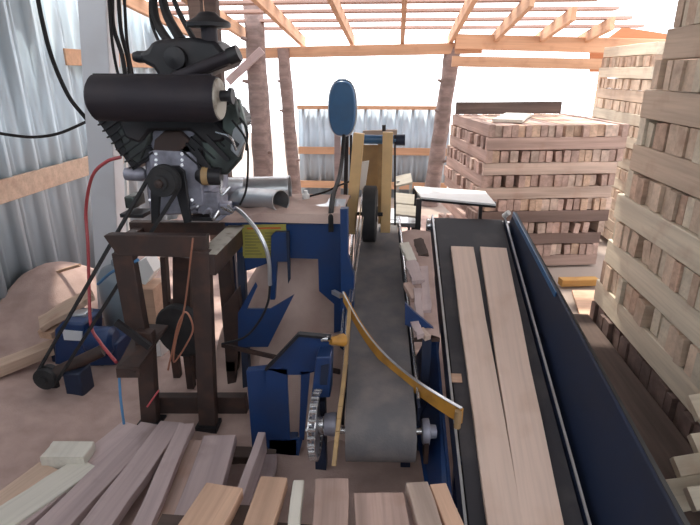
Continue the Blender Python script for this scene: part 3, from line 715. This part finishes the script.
MB().box(E(137,213,.05),(.12,.12,.02)).build('engine_foot','black',en,bev=.003);MB().box(E(205,216,.05),(.12,.12,.02)).build('engine_foot','black',en,bev=.003)
# pulley
pc=A(165,181,2.27)
MB().lathe(pc+V((0,.0,0)),(0,-1,0),[(-.12,.03),(-.02,.03),(-.02,.066),(-.012,.068),(-.002,.054),(.008,.068),(.016,.068),(.026,.056),(.036,.066),(.042,.064),(.042,.034),(.06,.032),(.064,.0)],28).build('crank_pulley','rubber',en)
MB().lathe(pc+V((0,-.062,0)),(0,-1,0),[(0,.02),(.012,.018),(.016,0)],12).build('pulley_bolt','rust',en)
# V bracket
m=MB().prism([A(x,y,2.34) for x,y in [(150,172),(158,166),(178,166),(184,172),(191,222),(184,224),(174,186),(160,186),(158,224),(151,224)]],(0,.02,0)); m.build('mount_plate','black',en,bev=.003)
# air cleaner
ac=MB().prism([E(x,y,-.02) for x,y in [(138,52),(146,50),(150,42),(160,39),(190,37),(214,40),(222,50),(232,56),(228,66),(206,74),(196,80),(160,80),(152,68),(140,62)]],(0,.2,0)); ac.build('air_cleaner_housing','black',en,bev=.02)
MB().lathe(E(134,57,.04),(1,0,0),[(0,.02),(.02,.026),(.06,.026)],14).build('inlet_stub','black',en)
MB().lathe(E(176,58,-.03),(0,-1,0),[(0,.05),(.02,.047),(.025,.02),(.028,0)],20).build('cleaner_cap','black',en)
t1=E(176,78,-.06);t2=E(236,54,-.06)
MB().tube(curve([E(172,80,-.03),t1,E(206,66,-.07),t2]),.027,14).build('intake_pipe','muffler',en)
MB().cyl(E(229,57,-.06),E(239,53,-.06),.035,n=16).build('hose_clamp','black',en)
pcx=E(208,18,.02)
MB().lathe(V((pcx.x,pcx.y,E(208,52,.02).z)),(0,0,1),[(0,.035),(.14,.035),(.145,.05)],20).build('intake_stack','muffler',en)
MB().lathe(V((pcx.x,pcx.y,E(208,28,.02).z)),(0,0,1),[(0,.06),(.004,.094),(.018,.096),(.026,.088),(.042,.055),(.052,.045),(.062,.034),(.066,0)],28).build('intake_cap','black',en)
MB().box(E(185,82,.04),(.12,.12,.06)).build('carburettor','black',en,bev=.01)
MB().box(E(160,100,.10),(.16,.16,.12)).build('intake_manifold','black',en,bev=.02); MB().box(E(205,96,.10),(.16,.16,.14)).build('manifold_cover','muffler',en,bev=.02)
# drive belt
lp=A(47,377,2.36)
a0=pc+V((0,-.005,0))
def beltloop(c1,r1,c2,r2,w):
    d=(c2-c1);L=d.length;d=d.normalized();y=V((0,1,0));y=(y-d*y.dot(d)).normalized();s=d.cross(y).normalized()
    al=math.asin((r1-r2)/L);pts=[]
    for i in range(17): a=-PI/2+al*-1+ -(PI-2*-al*-1)*0; 
    for i in range(13):
        th=PI/2+PI*i/12; pts.append(c1+(d*math.cos(th)+s*math.sin(th))*r1)
    for i in range(13):
        th=-PI/2+PI*i/12; pts.append(c2+(d*math.cos(th)+s*math.sin(th))*r2)
    m=MB();k=len(pts);vs=[]
    cc_=(c1+c2)/2
    for i,p in enumerate(pts):
        t_=(pts[(i+1)%k]-pts[i-1]).normalized();nn=t_.cross(y)
        ctr=c1 if i<13 else c2
        nn=nn if nn.dot(p-ctr)>0 else -nn
        vs+=[p-y*w/2,p+y*w/2,p+y*w*.35+nn*.014,p-y*w*.35+nn*.014]
    m.add(vs,[(i*4+e_,i*4+(e_+1)%4,((i+1)%k)*4+(e_+1)%4,((i+1)%k)*4+e_) for i in range(k) for e_ in range(4)]);return m
tag(beltloop(pc+V((0,.0,0)),.062,lp,.05,.024).build('drive_belt','rubber'),'long black V belt running from engine pulley down to the floor pulley','belt')
fp=thing('floor_pulley',down(lp,0),'black pulley with bearing bracket near the floor at the lower end of the belt','pulley')
MB().lathe(lp+V((0,.02,0)),(0,-1,0),[(-.02,.06),(.012,.064),(.02,.05),(.028,.064),(.05,.062),(.05,.025),(.07,.025)],24).build('pulley_disc','rubber',fp)
MB().cyl(lp,lp+V((.26,.14,.10)),.035,n=12).build('shaft','rust',fp)
MB().box(lp+V((.14,.06,-.05)),(.10,.12,.16)).build('bearing_block','darkblue',fp,bev=.01)
p=lp+V((.14,.06,0)); MB().bar(p,(p.x,p.y,0),.05,.05).build('bracket_leg','black',fp)
MB().bar(lp+V((-.0,.05,-.02)),(lp.x+.0,lp.y+.05,0),.03,.03).build('bracket_leg','black',fp)
# blue blower machine by wall
bx=A(88,362,2.80); bl=thing('blue_hydraulic_unit',down(bx,.0),'blue motor unit on the floor at the wall behind the long belt','motor')
bz=.06
def BX(x,y,dy=0): return A(x,y,2.68+dy)
MB().prism([BX(x,y) for x,y in [(54,330),(62,322),(84,324),(84,342),(116,344),(116,366),(54,368)]],(0,.22,0)).build('housing','blue',bl,bev=.015)
MB().lathe(BX(88,340,.02),(1,.1,.0),[(0,.07),(.02,.085),(.15,.085),(.17,.06)],24).build('motor_body','blue',bl)
MB().prism([BX(x,y,-.008) for x,y in [(62,330),(82,332),(82,341),(64,340)]],(0,.01,0)).build('pale_band','white',bl)
MB().prism([BX(x,y,.08) for x,y in [(68,316),(84,314),(86,324),(66,324)]],(0,.1,0)).build('filler_cap','galv',bl,bev=.008)
MB().box((bx.x,2.80,.08),(.34,.2,.16)).build('base','darkblue',bl,bev=.01)
# plastic sheet / grey drum behind (pale blue plastic)
tag(MB().lathe(down(A(108,300,3.1),.02)+V((.06,.1,0)),(0,0,1),[(0,.14),(.02,.15),(.42,.15),(.47,.12),(.50,.05),(.53,.045),(.53,0)],24).build('plastic_jug','jug'),'cloudy grey blue plastic container at the foot of the white post','container')
tag(MB().prism([A(x,y,3.0) for x,y in [(138,262),(146,258),(154,272),(145,285),(140,283)]],(0,.12,.0)).build('white_carton','whiteplain'),'white carton seen between the legs of the engine stand','carton')
p=A(146,283,3.06); tag(MB().box((p.x,3.08,p.z/2-.005),(.16,.2,p.z-.01)).build('wooden_crate','orangeboard',bev=.004),'brown wooden crate under the white carton behind the stand','crate')
p=A(152,318,2.85); tag(MB().box((p.x,2.85,.10),(.12,.12,.18)).build('pale_box','whiteplain',bev=.004),'small pale box on the floor behind the engine stand legs','box')
p=A(140,306,3.0)
# tyre / dark wheel behind stand centre
wq=A(180,330,2.45); tw=thing('idler_pulley',wq,'dark round pulley behind the legs of the engine stand','pulley')
MB().lathe(wq-V((0,.03,0)),(.25,1,0),[(0,.06),(0,.14),(.01,.15),(.05,.15),(.06,.14),(.06,.06)],28).build('pulley_rim','rubber',tw)
MB().lathe(wq-V((.0,.02,0)),(.25,1,0),[(0,.02),(0,.07),(.03,.07)],20).build('pulley_hub','black',tw)
MB().bar(wq+V((.0,.06,0)),down(wq+V((0,.06,0)),0),.04,.04).build('pulley_bracket','rust',tw)
# rod + cylinder gear between stand and machine
tag(MB().bar(A(222,345,2.35),A(340,372,2.15),.012,.022,(0,1,0)).build('push_rod','rust'),'thin dark linkage rod crossing from the stand to the blue hooded frame','rod')
MB_=MB().prism([A(x,y,2.5) for x,y in [(222,308),(238,288),(240,306),(237,372),(226,372)]],(0,.05,0)); tag(MB_.build('rusty_side_plate','rust',bev=.004),'brown rusty plate between the engine stand and the blue chute','plate')
p=A(231,360,2.52); tag(MB().bar(p,down(p,0),.05,.04).build('rusty_support_post','rust'),'short rusty post below the brown side plate','post')
# ducts
du=thing('galvanised_duct',A(255,200,2.9),'round galvanised duct with dark open end lying on the machine table','duct')
def duct(p0,p1,r,par):
    p0=V(p0);p1=V(p1);d=(p1-p0).normalized();L=(p1-p0).length
    MB().lathe(p0,d,[(0,r*.92),(0,r),(L*.3,r),(L*.31,r*1.03),(L*.33,r),(L-.012,r),(L-.01,r*1.05),(L,r*1.05),(L,r*.94),(L*.2,r*.94),(L*.19,0)],28).build('duct_shell','galv',par)
duct(A(232,196,3.0),A(281,201,2.72),.058,du)
du2=thing('galvanised_duct',A(262,190,3.0),'larger galvanised duct lying behind the round open duct on the table','duct')
duct(A(226,190,2.98),A(290,189,3.0),.075,du2)
p=A(306,199,2.95); tag(MB().lathe(V((p.x,p.y,1.04)),(0,0,1),[(0,.022),(.04,.022),(.05,.012),(.065,.012)],14).build('white_bottle','whiteplain'),'tiny white bottle on the sawdust covered machine table','bottle')
tag(MB().prism([G(x,y,1.05) for x,y in [(310,203),(322,198),(346,199),(345,206),(322,207)]],(0,0,-.006)).build('metal_scrap_sheet','galv'),'bright thin metal scrap sheet on the sawdust near the thick cable','sheet')
# light bent hose from engine to machine
tag(MB().tube(curve([A(235,208,2.4),A(243,214,2.35),A(256,229,2.3),A(265,246,2.28),A(269,262,2.28),A(270,285,2.29)]),.010,8).build('steel_hose','galv'),'shiny grey hose bending down from the engine across the yellow notice','hose')
tag(MB().tube(curve([A(270,285,2.29),A(268,302,2.3),A(260,320,2.3),A(245,337,2.32),A(222,344,2.33)]),.006,8).build('fuel_hose','black'),'thin black hose looping low between the blue chute and the engine stand','hose')
# red hose, cables
tag(MB().tube(curve([A(121,157,2.5),A(106,162,2.5),A(92,177,2.55),A(86,210,2.6),A(88,245,2.55),A(89,285,2.5),A(91,325,2.4),A(100,342,2.3),A(116,362,2.1)]),.0085,8).build('red_hose','red'),'red hose curving from the engine down in front of the white post','hose')
wl=[(10,128,[( -8,131),(10,135),(35,137),(60,133),(82,122)]),]
tag(MB().tube(curve([A(x,y,3.15+.012*abs(x)/3) for x,y in [(-12,131),(10,135),(35,137),(60,133),(88,121)]]),.010,8).build('wall_cable','cable'),'black cable sagging low across the corrugated wall to the white post','cable')
tag(MB().tube(curve([A(x,y,3.25) for x,y in [(36,-12),(42,20),(52,58),(68,95),(84,116),(88,120)]]),.013,8).build('wall_cable','cable'),'black cable dropping from above down the corrugated wall to the post','cable')
hang=[((112,-10),(113,25),(122,55),(126,80),2.9,.012,'leftmost of the black cables hanging beside the white post'),((118,-10),(121,30),(128,60),(130,80),2.95,.011,'second of the black cables hanging beside the white post'),((124,-10),(126,30),(128,50),(133,78),3.0,.009,'third of the black cables hanging beside the white post'),((108,-10),(112,40),(117,70),(121,80),2.88,.008,'thin black wire at the very edge of the white post')]
for a,b,c,d,Y,r,l in hang: tag(MB().tube(curve([A(*a,Y),A(*b,Y),A(*c,Y),A(*d,Y-.1)]),r,8).build('hanging_cable','cable'),l,'cable')
for i,(a,b,c,r,l) in enumerate((((152,-12),(156,20),(170,44),.022,'thick dark hose dropping onto the left of the air cleaner'),((160,-12),(167,15),(182,42),.024,'thick dark hose dropping onto the middle of the air cleaner'),((170,-12),(178,10),(194,40),.013,'thinner dark hose right of the thick hoses above the air cleaner'),((150,-12),(151,20),(160,45),.008,'thin wire dropping just left of the thick hoses'))):
    tag(MB().tube(curve([A(*a,3.0),A(*b,2.9),A(*c,2.6)]),r,8).build('overhead_hose','cable'),l,'hose')
tag(MB().tube(curve([A(98,284,2.5),A(112,272,2.35),A(128,265,2.26),A(138,260,2.20)]),.008,6).build('blue_strap','bluerope'),'blue cord stretched to the left leg of the engine stand','cord')
tag(MB().tube(curve([A(45,276,3.5),A(60,271,3.4),A(80,265,3.35)]),.012,6).build('thin_stick','orangeboard'),'thin brown stick leaning by the foot of the white post','stick')
cw=[A(193,238,2.16),A(191,255,2.15),A(187,290,2.14),A(183,315,2.13),A(176,340,2.12),A(174,362,2.12),A(186,345,2.12),A(193,328,2.13),A(186,312,2.13),A(178,325,2.13),A(172,352,2.12),A(168,370,2.13)]
tag(MB().tube(curve(cw),.0045,6).build('copper_wire','copper'),'thin copper coloured wire looping down the right leg of the stand','wire')
tag(MB().tube(curve([A(119,372,2.03),A(120,390,2.02),A(121,402,2.01),A(124,424,2.0)]),.006,6).build('blue_rope','bluerope'),'thin light blue cord hanging from the stand shelf','cord')
tag(MB().tube([A(159,390,2.15),A(147,407,2.1)],.005,6).build('red_wire','red'),'short red wire poking out at the lower left leg of the stand','wire')
tag(MB().tube(curve([A(122,155,2.45),A(116,145,2.43),A(118,132,2.45),A(124,128,2.45)]),.007,6).build('ignition_lead','cable'),'short black lead looping at the left side of the engine','cable')
tag(MB().tube(curve([A(232,120,2.3),A(246,140,2.3),A(248,165,2.3),A(246,190,2.35),A(240,205,2.38)]),.005,6).build('throttle_cable','cable'),'thin black cable curving around the right side of the engine','cable')
# ================================================================ FOREGROUND LUMBER
def lum(nm,far,near,zf,zn,w,t,mat,lab,ext=.12,waney=.06,cat='board',roll=0):
    f_=G(*far,zf);n_=G(*near,zn);n_=n_+(n_-f_).normalized()*ext
    o=V((0,0,t/2)); return board(nm,f_-o,n_-o,w,t,mat,lab,cat,upv=V((roll,0,1)),waney=waney)
grp=None
lum('sawn_plank',(133,424),(8,525),.05,.06,.14,.04,'greyboard','greyish plank on the floor, leftmost of the slanting planks below the stand')
lum('sawn_plank',(152,424),(52,525),.065,.07,.14,.04,'greyboard','second from left of the slanting grey planks below the stand')
lum('sawn_plank',(172,422),(95,525),.09,.11,.125,.045,'greyboard','third from left of the slanting planks, its far end near the left stand foot')
lum('sawn_plank',(186,424),(142,525),.13,.14,.08,.045,'greyboard','narrow slanting plank fourth from left, beside a dark gap')
lum('sawn_plank',(197,440),(165,525),.10,.11,.09,.04,'stackpink','short pinkish plank lying low between two slanting planks below the stand')
lum('sawn_plank',(220,436),(190,525),.17,.19,.15,.05,'greyboard','broad slanting plank in front of the right stand foot',waney=.02)
lum('sawn_plank',(262,432),(238,500),.21,.20,.035,.11,'greyboard','plank standing on edge with grey side, in front of the blue hooded frame',ext=.05,waney=0)
lum('sawn_plank',(268,455),(258,500),.08,.10,.09,.04,'greyboard','pale plank end lying at the foot of the blue hooded frame')
lum('cross_bearer',(120,448),(275,452),.05,.05,.08,.05,'darkwood','dark cross bearer under the slanting planks',ext=0)
lum('pale_slab',(74,441),(64,454),.10,.10,.20,.07,'palegreen','short white pale slab block on the sawdust at lower left',ext=.02,waney=0)
lum('pale_slab',(88,462),(30,500),.06,.07,.15,.035,'palegreen','greenish pale slab lying slanted below the white block',ext=.2)
lum('pale_slab',(50,466),(-10,510),.05,.05,.14,.03,'girt','light tan slab at the lower left corner beyond the greenish slab',ext=.2)
lum('waste_plank',(54,341),(-20,370),.16,.17,.10,.07,'girt','long thick pale plank at the left edge on the sawdust bank by the corrugated wall',ext=0)
lum('waste_slab',(92,291),(40,322),.40,.26,.22,.035,'girt','broad light slab leaning down the sawdust bank near the white post foot',ext=0,waney=.3)
lum('waste_slab',(64,318),(44,332),.24,.22,.12,.05,'orangeboard','small reddish slab tucked below the broad light slab on the bank',ext=0,waney=.2)
# nearest boards, resting on a low trestle
zb=.40
fb=[((224,486),(200,525),.155,'orangeboard',.40,'reddish board end at the bottom edge, leftmost of the nearest boards'),
    ((274,477),(258,525),.105,'orangeboard',.40,'orange streaked board end at the bottom, second of the nearest boards'),
    ((298,480),(294,525),.042,'palegreen',.405,'narrow white strip beside the orange streaked board end'),
    ((332,479),(330,525),.125,'stackpink',.42,'knotty pinkish board end at the bottom, left of the wide central one'),
    ((379,493),(382,525),.185,'stackpink',.42,'widest pinkish board end at the bottom centre'),
    ((417,483),(430,525),.085,'stack',.42,'pale board end just right of the widest bottom board'),
    ((438,484),(455,525),.065,'orangeboard',.41,'narrow reddish strip at the bottom near the conveyor edge')]
for f_,n_,w,mt,z,l in fb: lum('near_board',f_,n_,z,z+.01,w*.92,.045,mt,l,ext=.35,waney=.05)
lum('near_board',(245,505),(238,530),.34,.34,.07,.04,'darkwood','dark board added to shade the gap between the reddish and orange board ends',ext=.3)  # dark board whose colour stands in for the shade of the gap
tr=thing('low_trestle',(-.15,1.15,0),'low dark trestle under the nearest boards','trestle')
for yy in(1.28,.98):
    MB().bar((-.75,yy,.335),(.32,yy,.335),.06,.035,(0,1,0)).build('trestle_rail','darkwood',tr)
    for xx in(-.7,.25): MB().bar((xx,yy,.32),(xx,yy,0),.05,.05).build('trestle_leg','darkwood',tr)
# ================================================================ LIGHT
w=bpy.data.worlds.new('World'); sc.world=w; w.use_nodes=True; nt=w.node_tree; bg=nt.nodes['Background']
bg.inputs[0].default_value=(.95,.96,1,1); bg.inputs[1].default_value=3.6
sd=bpy.data.lights.new('sun','SUN'); sd.energy=5.0; sd.angle=math.radians(2); sd.color=(1,.93,.82)
so=bpy.data.objects.new('sun',sd); COL.objects.link(so); so.rotation_euler=V((.16,-.42,-1.0)).to_track_quat('-Z','Y').to_euler()
cd=bpy.data.cameras.new('camera'); co=bpy.data.objects.new('camera',cd); COL.objects.link(co)
cd.sensor_width=36; cd.lens=36*F/700; cd.clip_start=.05
co.location=CAM; co.rotation_euler=Matrix((rt,up,-fw)).transposed().to_euler(); sc.camera=co
sc.view_settings.view_transform='Standard'; sc.view_settings.look='None'; sc.view_settings.gamma=1; sc.view_settings.exposure=0; sc.view_settings.use_curve_mapping=False
